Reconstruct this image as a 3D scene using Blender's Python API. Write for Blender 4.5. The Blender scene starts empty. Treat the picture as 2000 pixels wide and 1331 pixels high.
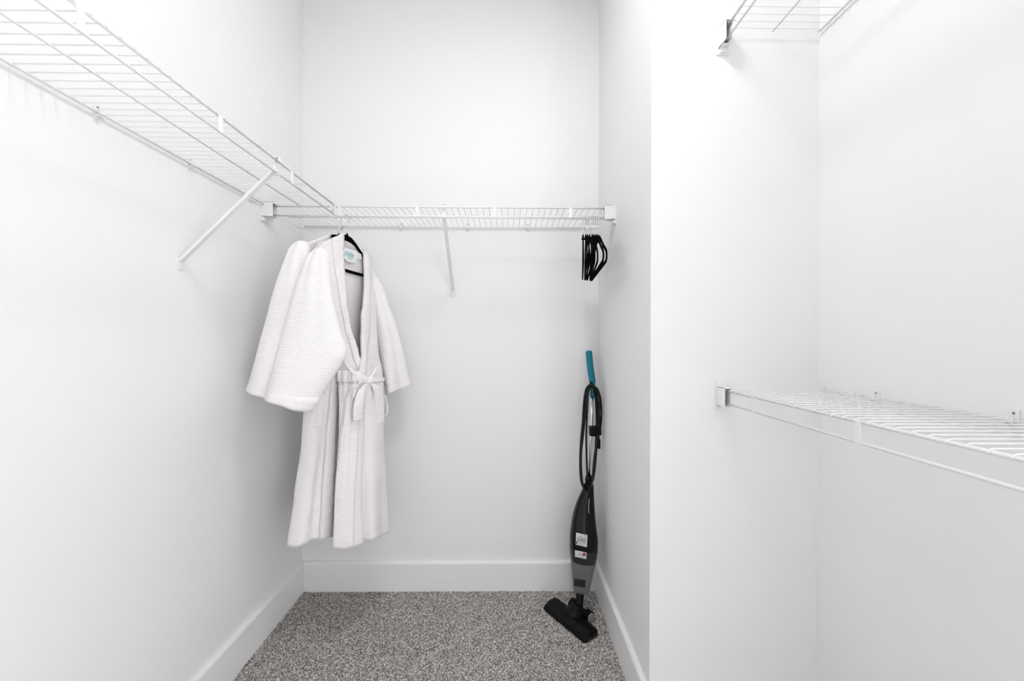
import bpy, bmesh, math, random
import numpy as np
from mathutils import Vector, Matrix
from math import sin, cos, pi, radians, atan, atan2, sqrt

SC = bpy.context.scene
COL = SC.collection
# ------------------------------------------------------------------ camera
F_PX = 785.0
EYE = 1.172
cam_data = bpy.data.cameras.new('camera')
cam = bpy.data.objects.new('camera', cam_data)
COL.objects.link(cam)
cam_data.sensor_fit = 'HORIZONTAL'
cam_data.sensor_width = 36.0
cam_data.lens = F_PX / 2000.0 * 36.0
cam_data.clip_start = 0.01
CAM_M = (Matrix.Translation((0, 0, EYE)) @ Matrix.Rotation(-atan(8 / F_PX), 4, 'Z')
         @ Matrix.Rotation(radians(90) - atan(1.5 / F_PX), 4, 'X')
         @ Matrix.Rotation(radians(0.17), 4, 'Z'))
cam.matrix_world = CAM_M
SC.camera = cam

# ------------------------------------------------------------------ world, light, exposure
world = bpy.data.worlds.new('doorway_fill')
SC.world = world
world.use_nodes = True
_bg = world.node_tree.nodes['Background']
_bg.inputs[0].default_value = (1.0, 0.997, 1.0, 1)
_bg.inputs[1].default_value = 4.45  # even fill that comes in by the unseen side doorway
SC.view_settings.view_transform = 'Standard'
SC.view_settings.look = 'None'
SC.view_settings.gamma = 1.0
SC.view_settings.use_curve_mapping = False
SC.view_settings.exposure = 0.0
LAMP_XYZ = (0.03, 0.72, 2.835)
for _n, _t, _w, _z in (('ceiling_lamp_light', 'AREA', 8.0, 2.755), ('ceiling_lamp_glow', 'POINT', 3.2, 2.66)):
    ld = bpy.data.lights.new(_n, _t)
    if _t == 'AREA':
        ld.shape = 'DISK'
        ld.size = 0.26
    else:
        ld.shadow_soft_size = 0.11
    ld.energy = _w
    ld.color = (1.0, 0.995, 0.99)
    lo = bpy.data.objects.new(_n, ld)
    lo.location = (LAMP_XYZ[0], LAMP_XYZ[1], _z)
    COL.objects.link(lo)

# room constants (metres)
XL, XR, XA = -0.957, 0.424, 0.925       # left wall, right wall, alcove side wall
YB, YA, YF = 1.884, 1.190, -1.10        # back wall, alcove back, wall behind the camera
ZC = 2.86


def P(x, y, Y):
    """a point of the photograph's frame brought to the vertical plane at depth Y"""
    d = CAM_M.to_3x3() @ Vector(((x - 1000.0) / F_PX, -(y - 665.5) / F_PX, -1.0))
    t = Y / d.y
    return Vector((0, 0, EYE)) + d * t


# ------------------------------------------------------------------ materials
def new_mat(name, base, rough=0.5, metal=0.0, spec=0.5, **kw):
    m = bpy.data.materials.new(name)
    m.use_nodes = True
    b = m.node_tree.nodes['Principled BSDF']
    b.inputs['Base Color'].default_value = (*base, 1)
    b.inputs['Roughness'].default_value = rough
    b.inputs['Metallic'].default_value = metal
    b.inputs['Specular IOR Level'].default_value = spec
    for k, v in kw.items():
        b.inputs[k.replace('_', ' ')].default_value = v
    return m


def N(m, t, **props):
    n = m.node_tree.nodes.new(t)
    for k, v in props.items():
        setattr(n, k, v)
    return n


def L(m, a, b):
    m.node_tree.links.new(a, b)


def noise_bump(m, scale, strength, dist=0.002, detail=4, coord='Object'):
    tc = N(m, 'ShaderNodeTexCoord')
    nz = N(m, 'ShaderNodeTexNoise')
    nz.inputs['Scale'].default_value = scale
    nz.inputs['Detail'].default_value = detail
    bp = N(m, 'ShaderNodeBump')
    bp.inputs['Strength'].default_value = strength
    bp.inputs['Distance'].default_value = dist
    L(m, tc.outputs[coord], nz.inputs['Vector'])
    L(m, nz.outputs['Fac'], bp.inputs['Height'])
    L(m, bp.outputs['Normal'], m.node_tree.nodes['Principled BSDF'].inputs['Normal'])
    return tc, nz


def make_wall_mat(name, c1, c2, rough):
    m = new_mat(name, c1, rough, spec=0.25)
    tc, nz = noise_bump(m, 260, 0.12, 0.0006)
    n2 = N(m, 'ShaderNodeTexNoise')
    n2.inputs['Scale'].default_value = 2.3
    n2.inputs['Detail'].default_value = 3
    r = N(m, 'ShaderNodeValToRGB')
    r.color_ramp.elements[0].position = 0.3
    r.color_ramp.elements[0].color = (*c1, 1)
    r.color_ramp.elements[1].position = 0.7
    r.color_ramp.elements[1].color = (*c2, 1)
    L(m, tc.outputs['Object'], n2.inputs['Vector'])
    L(m, n2.outputs['Fac'], r.inputs['Fac'])
    L(m, r.outputs['Color'], m.node_tree.nodes['Principled BSDF'].inputs['Base Color'])
    return m


M_WALL = make_wall_mat('wall_paint', (0.895, 0.895, 0.895), (0.90, 0.90, 0.90), 0.55)
M_CEIL = make_wall_mat('ceiling_paint', (0.90, 0.90, 0.90), (0.905, 0.905, 0.905), 0.9)
M_TRIM = new_mat('trim_paint', (0.90, 0.90, 0.90), 0.35, spec=0.4)
noise_bump(M_TRIM, 90, 0.05, 0.0005)
M_WIRE = new_mat('white_vinyl_coating', (0.89, 0.89, 0.89), 0.28, spec=0.5)
noise_bump(M_WIRE, 160, 0.04, 0.0004)
M_PLAS = new_mat('white_plastic', (0.87, 0.87, 0.87), 0.35, spec=0.5)
noise_bump(M_PLAS, 120, 0.04, 0.0004)
M_VELVET = new_mat('black_velvet', (0.0025, 0.0025, 0.003), 0.95, spec=0.04)
noise_bump(M_VELVET, 900, 0.3, 0.0004)
M_CHROME = new_mat('chrome', (0.75, 0.75, 0.77), 0.12, metal=1.0)
noise_bump(M_CHROME, 200, 0.03, 0.0002)
M_STEEL = new_mat('polished_steel_tube', (0.92, 0.92, 0.93), 0.22, metal=1.0)
noise_bump(M_STEEL, 60, 0.03, 0.0003)
M_TEAL = new_mat('teal_plastic', (0.002, 0.20, 0.29), 0.4, spec=0.4)
noise_bump(M_TEAL, 220, 0.06, 0.0004)
M_BLACK = new_mat('gloss_black_plastic', (0.003, 0.003, 0.0035), 0.14, spec=0.28)
noise_bump(M_BLACK, 80, 0.04, 0.0003)
M_BLACKM = new_mat('matt_black_plastic', (0.004, 0.004, 0.0045), 0.40, spec=0.14)
noise_bump(M_BLACKM, 300, 0.08, 0.0004)
M_RUBBER = new_mat('black_cord_rubber', (0.003, 0.003, 0.003), 0.28, spec=0.3)
noise_bump(M_RUBBER, 300, 0.05, 0.0003)
M_SMOKE = new_mat('smoked_clear_plastic', (0.20, 0.20, 0.205), 0.12, spec=0.4)
M_SMOKE.node_tree.nodes['Principled BSDF'].inputs['Transmission Weight'].default_value = 0.22
noise_bump(M_SMOKE, 60, 0.03, 0.0003)
M_RIM = new_mat('dark_grey_plastic', (0.022, 0.022, 0.026), 0.25, spec=0.4)
M_GREYP = new_mat('grey_plastic', (0.30, 0.30, 0.30), 0.5)
noise_bump(M_GREYP, 400, 0.5, 0.002)
M_FILTER = new_mat('grey_filter', (0.10, 0.10, 0.105), 0.8)
noise_bump(M_FILTER, 300, 0.3, 0.001)
M_PAPER = new_mat('white_sticker', (0.72, 0.72, 0.72), 0.5)
M_INK = new_mat('dark_print', (0.05, 0.05, 0.05), 0.6)
M_INKG = new_mat('grey_print', (0.30, 0.30, 0.32), 0.6)
M_RED = new_mat('red_print', (0.42, 0.01, 0.03), 0.5)
M_TPRINT = new_mat('pale_teal_print', (0.45, 0.66, 0.70), 0.7)
M_TAG = new_mat('white_satin_tag', (0.88, 0.89, 0.90), 0.45)
M_SCREW = new_mat('screw_metal', (0.28, 0.28, 0.28), 0.4, metal=0.8)
M_DIFF = new_mat('lit_diffuser', (0.9, 0.9, 0.9), 0.4)
_b = M_DIFF.node_tree.nodes['Principled BSDF']
_b.inputs['Emission Color'].default_value = (1.0, 0.985, 0.965, 1)
_b.inputs['Emission Strength'].default_value = 2.5


def make_fabric(name, base):
    """waffle weave: ribs every few millimetres across the cloth, by UV in metres"""
    m = new_mat(name, base, 0.9, spec=0.1)
    b = m.node_tree.nodes['Principled BSDF']
    b.inputs['Sheen Weight'].default_value = 0.25
    b.inputs['Sheen Roughness'].default_value = 0.6
    uv = N(m, 'ShaderNodeUVMap')
    sx = N(m, 'ShaderNodeSeparateXYZ')
    L(m, uv.outputs['UV'], sx.inputs[0])

    def wave(sock, period, power):
        a = N(m, 'ShaderNodeMath', operation='MULTIPLY')
        a.inputs[1].default_value = pi / period
        L(m, sock, a.inputs[0])
        s = N(m, 'ShaderNodeMath', operation='SINE')
        L(m, a.outputs[0], s.inputs[0])
        ab = N(m, 'ShaderNodeMath', operation='ABSOLUTE')
        L(m, s.outputs[0], ab.inputs[0])
        pw = N(m, 'ShaderNodeMath', operation='POWER')
        pw.inputs[1].default_value = power
        L(m, ab.outputs[0], pw.inputs[0])
        return pw.outputs[0]
    h1 = wave(sx.outputs['Y'], 0.0064, 0.8)
    h2 = wave(sx.outputs['X'], 0.0075, 0.8)
    mul = N(m, 'ShaderNodeMath', operation='MULTIPLY_ADD')
    mul.inputs[1].default_value = 0.25
    L(m, h2, mul.inputs[0])
    L(m, h1, mul.inputs[2])
    bp = N(m, 'ShaderNodeBump')
    bp.inputs['Strength'].default_value = 0.50
    bp.inputs['Distance'].default_value = 0.0022
    L(m, mul.outputs[0], bp.inputs['Height'])
    L(m, bp.outputs['Normal'], b.inputs['Normal'])
    # rib shade put into the colour: grooves darker than the ridges
    r = N(m, 'ShaderNodeValToRGB')
    r.color_ramp.elements[0].color = (base[0] * 0.93, base[1] * 0.92, base[2] * 0.935, 1)
    r.color_ramp.elements[1].color = (*base, 1)
    r.color_ramp.elements[1].position = 0.8
    L(m, mul.outputs[0], r.inputs['Fac'])
    L(m, r.outputs['Color'], b.inputs['Base Color'])
    return m


M_ROBE = make_fabric('waffle_cotton', (0.945, 0.92, 0.945))
M_HEM = new_mat('plain_white_cotton', (0.945, 0.92, 0.945), 0.9, spec=0.1)
noise_bump(M_HEM, 500, 0.2, 0.001)


def make_carpet():
    m = new_mat('speckled_carpet', (0.3, 0.29, 0.28), 0.95, spec=0.05)
    b = m.node_tree.nodes['Principled BSDF']
    tc = N(m, 'ShaderNodeTexCoord')
    v = N(m, 'ShaderNodeTexVoronoi')
    v.inputs['Scale'].default_value = 310
    L(m, tc.outputs['Object'], v.inputs['Vector'])
    sx = N(m, 'ShaderNodeSeparateColor')
    L(m, v.outputs['Color'], sx.inputs[0])
    r = N(m, 'ShaderNodeValToRGB')
    e = r.color_ramp.elements
    e[0].position = 0.0
    e[0].color = (0.11, 0.10, 0.095, 1)
    e[1].position = 1.0
    e[1].color = (0.98, 0.95, 0.92, 1)
    for p, c in ((0.28, (0.24, 0.225, 0.215)), (0.55, (0.46, 0.44, 0.42)), (0.8, (0.68, 0.65, 0.63))):
        n = e.new(p)
        n.color = (*c, 1)
    L(m, sx.outputs[0], r.inputs['Fac'])
    L(m, r.outputs['Color'], b.inputs['Base Color'])
    bp = N(m, 'ShaderNodeBump')
    bp.inputs['Strength'].default_value = 0.6
    bp.inputs['Distance'].default_value = 0.003
    bp.invert = True
    L(m, v.outputs['Distance'], bp.inputs['Height'])
    L(m, bp.outputs['Normal'], b.inputs['Normal'])
    return m


M_CARPET = make_carpet()


# ------------------------------------------------------------------ geometry helpers
class MB:
    def __init__(self):
        self.v, self.f, self.s, self.uv = [], [], [], {}

    def add(self, verts, faces, smooth=False):
        o = len(self.v)
        self.v += [tuple(p) for p in verts]
        self.f += [tuple(i + o for i in f) for f in faces]
        self.s += [smooth] * len(faces)
        return self

    def box(self, a, b, bev=0.0):
        """axis-aligned box with small chamfers"""
        x0, y0, z0 = [min(a[i], b[i]) for i in range(3)]
        x1, y1, z1 = [max(a[i], b[i]) for i in range(3)]
        if bev <= 0:
            v = [(x, y, z) for x in (x0, x1) for y in (y0, y1) for z in (z0, z1)]
            return self.add(v, [(0, 1, 3, 2), (4, 6, 7, 5), (0, 4, 5, 1), (2, 3, 7, 6), (0, 2, 6, 4), (1, 5, 7, 3)])
        bm = bmesh.new()
        bmesh.ops.create_cube(bm, size=1.0)
        for q in bm.verts:
            q.co = Vector((x0 + (q.co.x + .5) * (x1 - x0), y0 + (q.co.y + .5) * (y1 - y0), z0 + (q.co.z + .5) * (z1 - z0)))
        bmesh.ops.bevel(bm, geom=list(bm.edges), offset=bev, segments=2, affect='EDGES', profile=0.5)
        bm.verts.ensure_lookup_table()
        self.add([q.co[:] for q in bm.verts], [[q.index for q in fc.verts] for fc in bm.faces])
        bm.free()
        return self

    def obox(self, c, ax, ay, az, bev=0.0):
        """oriented box: centre and three half-axis vectors"""
        t = MB().box((-1, -1, -1), (1, 1, 1)) if bev <= 0 else None
        c, ax, ay, az = Vector(c), Vector(ax), Vector(ay), Vector(az)
        if t is None:
            lx, ly, lz = ax.length, ay.length, az.length
            t = MB().box((-lx, -ly, -lz), (lx, ly, lz), bev)
            ax, ay, az = ax.normalized(), ay.normalized(), az.normalized()
        return self.add([c + ax * p[0] + ay * p[1] + az * p[2] for p in t.v], t.f)

    def tube(self, pts, r, seg=8, closed=False, caps=True, flat=None):
        """swept tube; r a number or one per point; flat=(w,h,updir) sweeps a rectangle instead"""
        pts = [Vector(p) for p in pts]
        n = len(pts)
        rr = r if isinstance(r, (list, tuple)) else [r] * n
        tang = []
        for i in range(n):
            a = pts[(i - 1) % n] if closed or i > 0 else pts[i]
            b = pts[(i + 1) % n] if closed or i < n - 1 else pts[i]
            tang.append((b - a).normalized())
        nrm = tang[0].orthogonal().normalized()
        rings = []
        for i in range(n):
            t = tang[i]
            if flat:
                up = Vector(flat[2])
                side = t.cross(up).normalized()
                w, h = flat[0], flat[1]
                w = w if not isinstance(w, list) else w[i]
                ring = [pts[i] + side * (w * p) + up * (h * q) for p, q in ((-1, -.6), (-.6, -1), (.6, -1), (1, -.6), (1, .6), (.6, 1), (-.6, 1), (-1, .6))]
            else:
                nrm = (nrm - t * nrm.dot(t)).normalized()
                bn = t.cross(nrm)
                ring = [pts[i] + (nrm * cos(2 * pi * k / seg) + bn * sin(2 * pi * k / seg)) * rr[i] for k in range(seg)]
            rings.append(ring)
        m = len(rings[0])
        v = [p for rg in rings for p in rg]
        f = []
        for i in range(n if closed else n - 1):
            j = (i + 1) % n
            for k in range(m):
                l = (k + 1) % m
                f.append((i * m + k, i * m + l, j * m + l, j * m + k))
        if not closed and caps:
            f.append(tuple(range(m))[::-1])
            f.append(tuple((n - 1) * m + k for k in range(m)))
        return self.add(v, f, smooth=not flat)

    def grid(self, rows, closed=False, uvs=None):
        """rows of points -> smooth sheet"""
        n, m = len(rows), len(rows[0])
        o = len(self.f)
        f = []
        uvl = []
        mm = m if closed else m - 1
        for i in range(n - 1):
            for k in range(mm):
                l = (k + 1) % m
                f.append((i * m + k, i * m + l, (i + 1) * m + l, (i + 1) * m + k))
                if uvs:
                    ul = uvs[i][k + 1] if l else (uvs[i][k][0] + (uvs[i][k][0] - uvs[i][k - 1][0]), uvs[i][k][1])
                    ul2 = uvs[i + 1][k + 1] if l else (uvs[i + 1][k][0] + (uvs[i + 1][k][0] - uvs[i + 1][k - 1][0]), uvs[i + 1][k][1])
                    uvl.append((uvs[i][k], ul, ul2, uvs[i + 1][k]))
        self.add([p for r in rows for p in r], f, smooth=True)
        for i, u in enumerate(uvl):
            self.uv[o + i] = u
        return self

    def disc(self, c, axis, r0, r1, h, seg=20):
        """a cone or cylinder along axis from c"""
        c, axis = Vector(c), Vector(axis).normalized()
        a = axis.orthogonal().normalized()
        b = axis.cross(a)
        v = [c + (a * cos(2 * pi * k / seg) + b * sin(2 * pi * k / seg)) * r0 for k in range(seg)]
        v += [c + axis * h + (a * cos(2 * pi * k / seg) + b * sin(2 * pi * k / seg)) * r1 for k in range(seg)]
        self.add(v, [(k, (k + 1) % seg, (k + 1) % seg + seg, k + seg) for k in range(seg)], smooth=True)
        self.add(v, [tuple(range(seg))[::-1], tuple(range(seg, 2 * seg))])
        return self

    def build(self, name, mat, parent=None, origin=None, label=None, solid=0.0, subsurf=0):
        me = bpy.data.meshes.new(name)
        o3 = Vector(origin) if origin is not None else Vector((0, 0, 0))
        me.from_pydata([tuple(Vector(p) - o3) for p in self.v], [], self.f)
        me.polygons.foreach_set('use_smooth', self.s)
        if self.uv:
            ul = me.uv_layers.new(name='UVMap')
            for fi, u in self.uv.items():
                pg = me.polygons[fi]
                for li, q in zip(pg.loop_indices, u):
                    ul.data[li].uv = q
        me.validate()
        bm = bmesh.new()
        bm.from_mesh(me)
        bmesh.ops.recalc_face_normals(bm, faces=bm.faces)
        bm.to_mesh(me)
        bm.free()
        me.materials.append(mat)
        ob = bpy.data.objects.new(name, me)
        COL.objects.link(ob)
        ob.location = o3
        if parent is not None:
            put_under(ob, parent)
        if label:
            ob['label'] = label
        if solid:
            md = ob.modifiers.new('thickness', 'SOLIDIFY')
            md.thickness = solid
            md.offset = 0
        if subsurf:
            md = ob.modifiers.new('smooth', 'SUBSURF')
            md.levels = md.render_levels = subsurf
        return ob


WM = {}


def world_of(o):
    m = WM.get(o.name)
    if m is None:
        m = Matrix.LocRotScale(o.location, o.rotation_euler, o.scale)
        if o.parent:
            m = world_of(o.parent) @ m
        WM[o.name] = m
    return m


def put_under(ob, parent):
    """parent while the object's data stays where it was written in world space"""
    w = Matrix.LocRotScale(ob.location, ob.rotation_euler, ob.scale)
    ob.parent = parent
    l = world_of(parent).inverted() @ w
    ob.location = l.to_translation()
    ob.rotation_euler = l.to_euler()


def empty(name, loc, label, cat, group=None, rz=0.0):
    o = bpy.data.objects.new(name, None)
    o.empty_display_size = 0.05
    COL.objects.link(o)
    o.location = loc
    o.rotation_euler = (0, 0, rz)
    o['label'] = label
    o['category'] = cat
    if group:
        o['group'] = group
    return o


def struct(name, mb, mat, **k):
    o = mb.build(name, mat, **k)
    o['kind'] = 'structure'
    return o


def lerp(a, b, t):
    return a + (b - a) * t


def interp(tab, x):
    """piecewise smooth table [(x, v...)]"""
    if x <= tab[0][0]:
        return tab[0][1:]
    for a, b in zip(tab, tab[1:]):
        if x <= b[0]:
            t = (x - a[0]) / (b[0] - a[0])
            t = t * t * (3 - 2 * t) * 0.5 + t * 0.5
            return tuple(lerp(p, q, t) for p, q in zip(a[1:], b[1:]))
    return tab[-1][1:]


# ------------------------------------------------------------------ room shell
T = 0.10
struct('wall_left', MB().box((XL - T, YF - T, 0), (XL, YB + T, ZC)), M_WALL)
struct('wall_back', MB().box((XL, YB, 0), (XR + T, YB + T, ZC)), M_WALL)
def prism(plan, z0, z1):
    n = len(plan)
    v = [(x, y, z) for z in (z0, z1) for x, y in plan]
    return MB().add(v, [(i, (i + 1) % n, (i + 1) % n + n, i + n) for i in range(n)] + [tuple(range(n)), tuple(range(n, 2 * n))])


# mitred at the outer corner
struct('wall_right', prism([(XR, YA), (XR + T, YA + T), (XR + T, YB), (XR, YB)], 0, ZC), M_WALL)
struct('wall_alcove_back', prism([(XR, YA), (XA, YA), (XA, YA + T), (XR + T, YA + T)], 0, ZC), M_WALL)
# unseen doorway set in the right wall, behind the camera, for side light
DY0, DY1, DZ = YF + 0.02, -0.06, 2.10
struct('wall_alcove_right', MB().box((XA, DY1, 0), (XA + T, YA + T, ZC)).box((XA, YF - T, DZ), (XA + T, DY1, ZC)).box((XA, YF - T, 0), (XA + T, DY0, ZC)), M_WALL)
struct('wall_front', MB().box((XL, YF - T, 0), (XA, YF, ZC)), M_WALL)
struct('trim_1', MB().box((XA - 0.012, DY1, 0), (XA, DY1 + 0.06, DZ + 0.06), 0.003).box((XA - 0.012, DY0, DZ), (XA, DY1, DZ + 0.06), 0.003), M_TRIM)
struct('ceiling', MB().box((XL - T, YF - T, ZC), (XA + T, YB + T, ZC + T)), M_CEIL)


def carpet():
    # cut pile relief as real height on a fine grid where the photo sees it, coarser nearer the door
    rng = np.random.default_rng(3)

    def patch(x0, x1, y0, y1, step, amp):
        nx, ny = int((x1 - x0) / step) + 1, int((y1 - y0) / step) + 1
        xs, ys = np.linspace(x0, x1, nx), np.linspace(y0, y1, ny)
        gx, gy = np.meshgrid(xs, ys)
        z = rng.random(gx.shape) * amp - amp * 0.5
        gx = gx + (rng.random(gx.shape) - .5) * step * 0.5
        gy = gy + (rng.random(gx.shape) - .5) * step * 0.5
        v = np.stack([gx.ravel(), gy.ravel(), z.ravel()], 1)
        i = np.arange(nx * ny).reshape(ny, nx)
        f = np.stack([i[:-1, :-1].ravel(), i[:-1, 1:].ravel(), i[1:, 1:].ravel(), i[1:, :-1].ravel()], 1)
        return v, f
    v1, f1 = patch(XL - .002, XR + .004, 1.17, YB + .002, 0.0032, 0.0055)
    v2, f2 = patch(XL - .002, XA + .002, YF - T, 1.172, 0.012, 0.004)
    v = np.concatenate([v1, v2])
    f = np.concatenate([f1, f2 + len(v1)])
    me = bpy.data.meshes.new('floor')
    me.vertices.add(len(v))
    me.vertices.foreach_set('co', v.ravel())
    me.loops.add(len(f) * 4)
    me.loops.foreach_set('vertex_index', f.ravel().astype(np.int32))
    me.polygons.add(len(f))
    me.polygons.foreach_set('loop_start', np.arange(0, len(f) * 4, 4, dtype=np.int32))
    me.polygons.foreach_set('use_smooth', np.ones(len(f), dtype=bool))
    me.update(calc_edges=True)
    me.materials.append(M_CARPET)
    o = bpy.data.objects.new('floor', me)
    COL.objects.link(o)
    o['kind'] = 'structure'
    o['label'] = 'grey speckled cut pile carpet'


carpet()

BH, BT = 0.137, 0.016


def baseboard(name, a, b, n):
    """a, b: ends along the wall on the floor; n: unit vector into the room"""
    a, b, n = Vector((*a, 0)), Vector((*b, 0)), Vector((*n, 0))
    prof = [(0, -0.004), (BT, -0.004), (BT, BH - 0.010), (BT - 0.002, BH - 0.004), (BT - 0.006, BH), (0, BH + 0.001)]
    v = [p + n * q[0] + Vector((0, 0, q[1])) for p in (a, b) for q in prof]
    k = len(prof)
    f = [(i, (i + 1) % k, (i + 1) % k + k, i + k) for i in range(k)] + [tuple(range(k)), tuple(range(k, 2 * k))[::-1]]
    struct(name, MB().add(v, f), M_TRIM)


baseboard('baseboard_left', (XL, YF), (XL, YB), (1, 0))
baseboard('baseboard_back', (XL + BT, YB), (XR - BT, YB), (0, -1))
baseboard('baseboard_right', (XR, YA - BT), (XR, YB), (-1, 0))
baseboard('baseboard_alcove_back', (XR, YA), (XA, YA), (0, -1))
baseboard('baseboard_alcove_right', (XA, DY1 + 0.06), (XA, YA - BT), (-1, 0))
baseboard('baseboard_front', (XL + BT, YF), (XA, YF), (0, 1))

# ------------------------------------------------------------------ ceiling light (above the frame)
cl = empty('ceiling_light', LAMP_XYZ, 'round flush ceiling light with a white glass diffuser, above the frame', 'light')
MB().disc((LAMP_XYZ[0], LAMP_XYZ[1], ZC - 0.03), (0, 0, 1), 0.15, 0.155, 0.03, 32).build('base', M_PLAS, cl)
dm = MB()
rows = []
for i in range(7):
    a = i / 6 * pi / 2
    rows.append([(LAMP_XYZ[0] + 0.14 * cos(a) * cos(q * pi / 16), LAMP_XYZ[1] + 0.14 * cos(a) * sin(q * pi / 16), ZC - 0.03 - 0.06 * sin(a)) for q in range(32)])
dm.grid(rows, closed=True)
dm.build('diffuser', M_DIFF, cl)


# ------------------------------------------------------------------ wire shelves
R_RAIL, R_LOW, R_WIRE = 0.0036, 0.0031, 0.00135


class Shelf:
    """a: along the wall, d: out from the wall, z: up"""

    def __init__(s, name_label, to_world, zt, depth, a0, a1, phase, group='white wire shelves'):
        s.W, s.zt, s.D = to_world, zt, depth
        s.root = empty('wire_shelf', to_world((a0 + a1) / 2, depth / 2, zt), name_label, 'shelf', group)
        W, D = to_world, depth
        zr = zt - R_WIRE - R_RAIL
        MB().tube([W(a0, D, zr), W(a1, D, zr)], R_RAIL, 12).build('front_rail', M_WIRE, s.root)
        MB().tube([W(a0, D + 0.001, zt - 0.042), W(a1, D + 0.001, zt - 0.042)], R_LOW, 12).build('lower_rail', M_WIRE, s.root)
        MB().tube([W(a0, D * 0.5, zt - R_WIRE - 0.0024), W(a1, D * 0.5, zt - R_WIRE - 0.0024)], 0.0024, 8).build('middle_rail', M_WIRE, s.root)
        MB().tube([W(a0, 0.009, zt - R_WIRE - 0.0028), W(a1, 0.009, zt - R_WIRE - 0.0028)], 0.0028, 8).build('back_rail', M_WIRE, s.root)
        # cross wires: one mesh shared by all
        c0 = Vector(W(0, 0, zt))
        prof = [(0.004, -0.004), (0.007, 0.0), (D - 0.004, 0.0), (D + 0.001, -0.0008), (D + 0.0045, -0.0035), (D + 0.0050, -0.0062)]
        pts = [Vector(W(0, d, zt + dz)) - c0 for d, dz in prof]
        mesh = None
        k0 = math.ceil((a0 + 0.004 - phase) / 0.0254)
        k1 = math.floor((a1 - 0.004 - phase) / 0.0254)
        for k in range(k0, k1 + 1):
            a = phase + k * 0.0254
            if mesh is None:
                o = MB().tube(pts, R_WIRE, 6).build('cross_wire', M_WIRE)
                mesh = o.data
            else:
                o = bpy.data.objects.new('cross_wire', mesh)
                COL.objects.link(o)
            o.location = W(a, 0, zt)
            put_under(o, s.root)

    def straps(s, As):
        for a in As:
            W, D, zt = s.W, s.D, s.zt
            MB().obox(Vector(W(a, D + 0.0035, zt - 0.0245)), Vector(W(a + 0.006, D, zt)) - Vector(W(a, D, zt)),
                      Vector(W(a, D + 0.0008, zt)) - Vector(W(a, D, zt)), (0, 0, 0.0195)).build('spacer_strap', M_WIRE, s.root)

    def clips(s, As):
        W, zt = s.W, s.zt
        for a in As:
            m = MB()
            m.box((-0.007, 0.0, -0.010), (0.007, 0.004, 0.018), 0.001)
            m.box((-0.0055, 0.003, -0.012), (0.0055, 0.015, -0.0068), 0.001)
            m.box((-0.0055, 0.0118, -0.010), (0.0055, 0.015, 0.003), 0.001)
            m.add([(-0.006, 0, -0.010), (0.006, 0, -0.010), (0.006, 0.012, -0.011), (-0.006, 0.012, -0.011), (-0.002, 0.0, -0.020), (0.002, 0.0, -0.020)],
                  [(0, 1, 2, 3), (0, 4, 5, 1), (3, 2, 5, 4), (0, 3, 4), (1, 5, 2)])
            c = MB().add([W(a + x, y, zt + z) for x, y, z in m.v], m.f).build('wall_clip', M_PLAS, s.root)
            MB().disc(W(a, 0.004, zt + 0.010), Vector(W(0, 1, 0)) - Vector(W(0, 0, 0)), 0.0026, 0.0020, 0.0012, 10).build('screw', M_SCREW, c)

    def brace(s, a):
        W, D, zt = s.W, s.D, s.zt
        foot = Vector(W(a, 0.006, zt - 0.300))
        top = Vector(W(a, D - 0.004, zt - 0.034))
        al = (Vector(W(a + 1, 0, 0)) - Vector(W(a, 0, 0)))
        dirv = (top - foot)
        nn = dirv.normalized().cross(al).normalized()
        c = (foot + top) / 2
        m = MB()
        m.obox(c, dirv * 0.5, al * 0.0072, nn * 0.0012)
        for sg in (-1, 1):
            m.obox(c + al * 0.0066 * sg + nn * 0.003, dirv * 0.5, al * 0.0009, nn * 0.0040)
        # hook over the lower and the upper rail
        m.add(*(lambda t: (t.v, t.f))(MB().obox(W(a, D - 0.004, zt - 0.020), al * 0.0072, (0, 0, 0.018), Vector(W(a, 0.0012, 0)) - Vector(W(a, 0, 0)))))
        m.add(*(lambda t: (t.v, t.f))(MB().obox(W(a, D + 0.001, zt + 0.0035), al * 0.0072, Vector(W(a, 0.008, 0)) - Vector(W(a, 0, 0)), (0, 0, 0.0012))))
        m.add(*(lambda t: (t.v, t.f))(MB().obox(W(a, D + 0.008, zt - 0.002), al * 0.0072, (0, 0, 0.006), Vector(W(a, 0.001, 0)) - Vector(W(a, 0, 0)))))
        m.add(*(lambda t: (t.v, t.f))(MB().obox(W(a, D + 0.000, zt - 0.047), al * 0.0072, Vector(W(a, 0.006, 0)) - Vector(W(a, 0, 0)), (0, 0, 0.0012))))
        b = m.build('support_brace', M_WIRE, s.root)
        fm = MB()
        prof = [(-0.010, 0.012), (0.010, 0.012), (0.011, -0.012), (0.007, -0.022), (-0.007, -0.022), (-0.011, -0.012)]
        zc = zt - 0.303
        vv = [W(a + x, y, zc + z) for y in (0.0, 0.0045) for x, z in prof]
        k = len(prof)
        fm.add(vv, [(i, (i + 1) % k, (i + 1) % k + k, i + k) for i in range(k)] + [tuple(range(k)), tuple(range(k, 2 * k))[::-1]])
        fm.build('foot_plate', M_PLAS, b)
        MB().disc(W(a, 0.0045, zc - 0.008), Vector(W(0, 1, 0)) - Vector(W(0, 0, 0)), 0.0040, 0.0032, 0.0015, 12).build('screw', M_PLAS, b)

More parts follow.
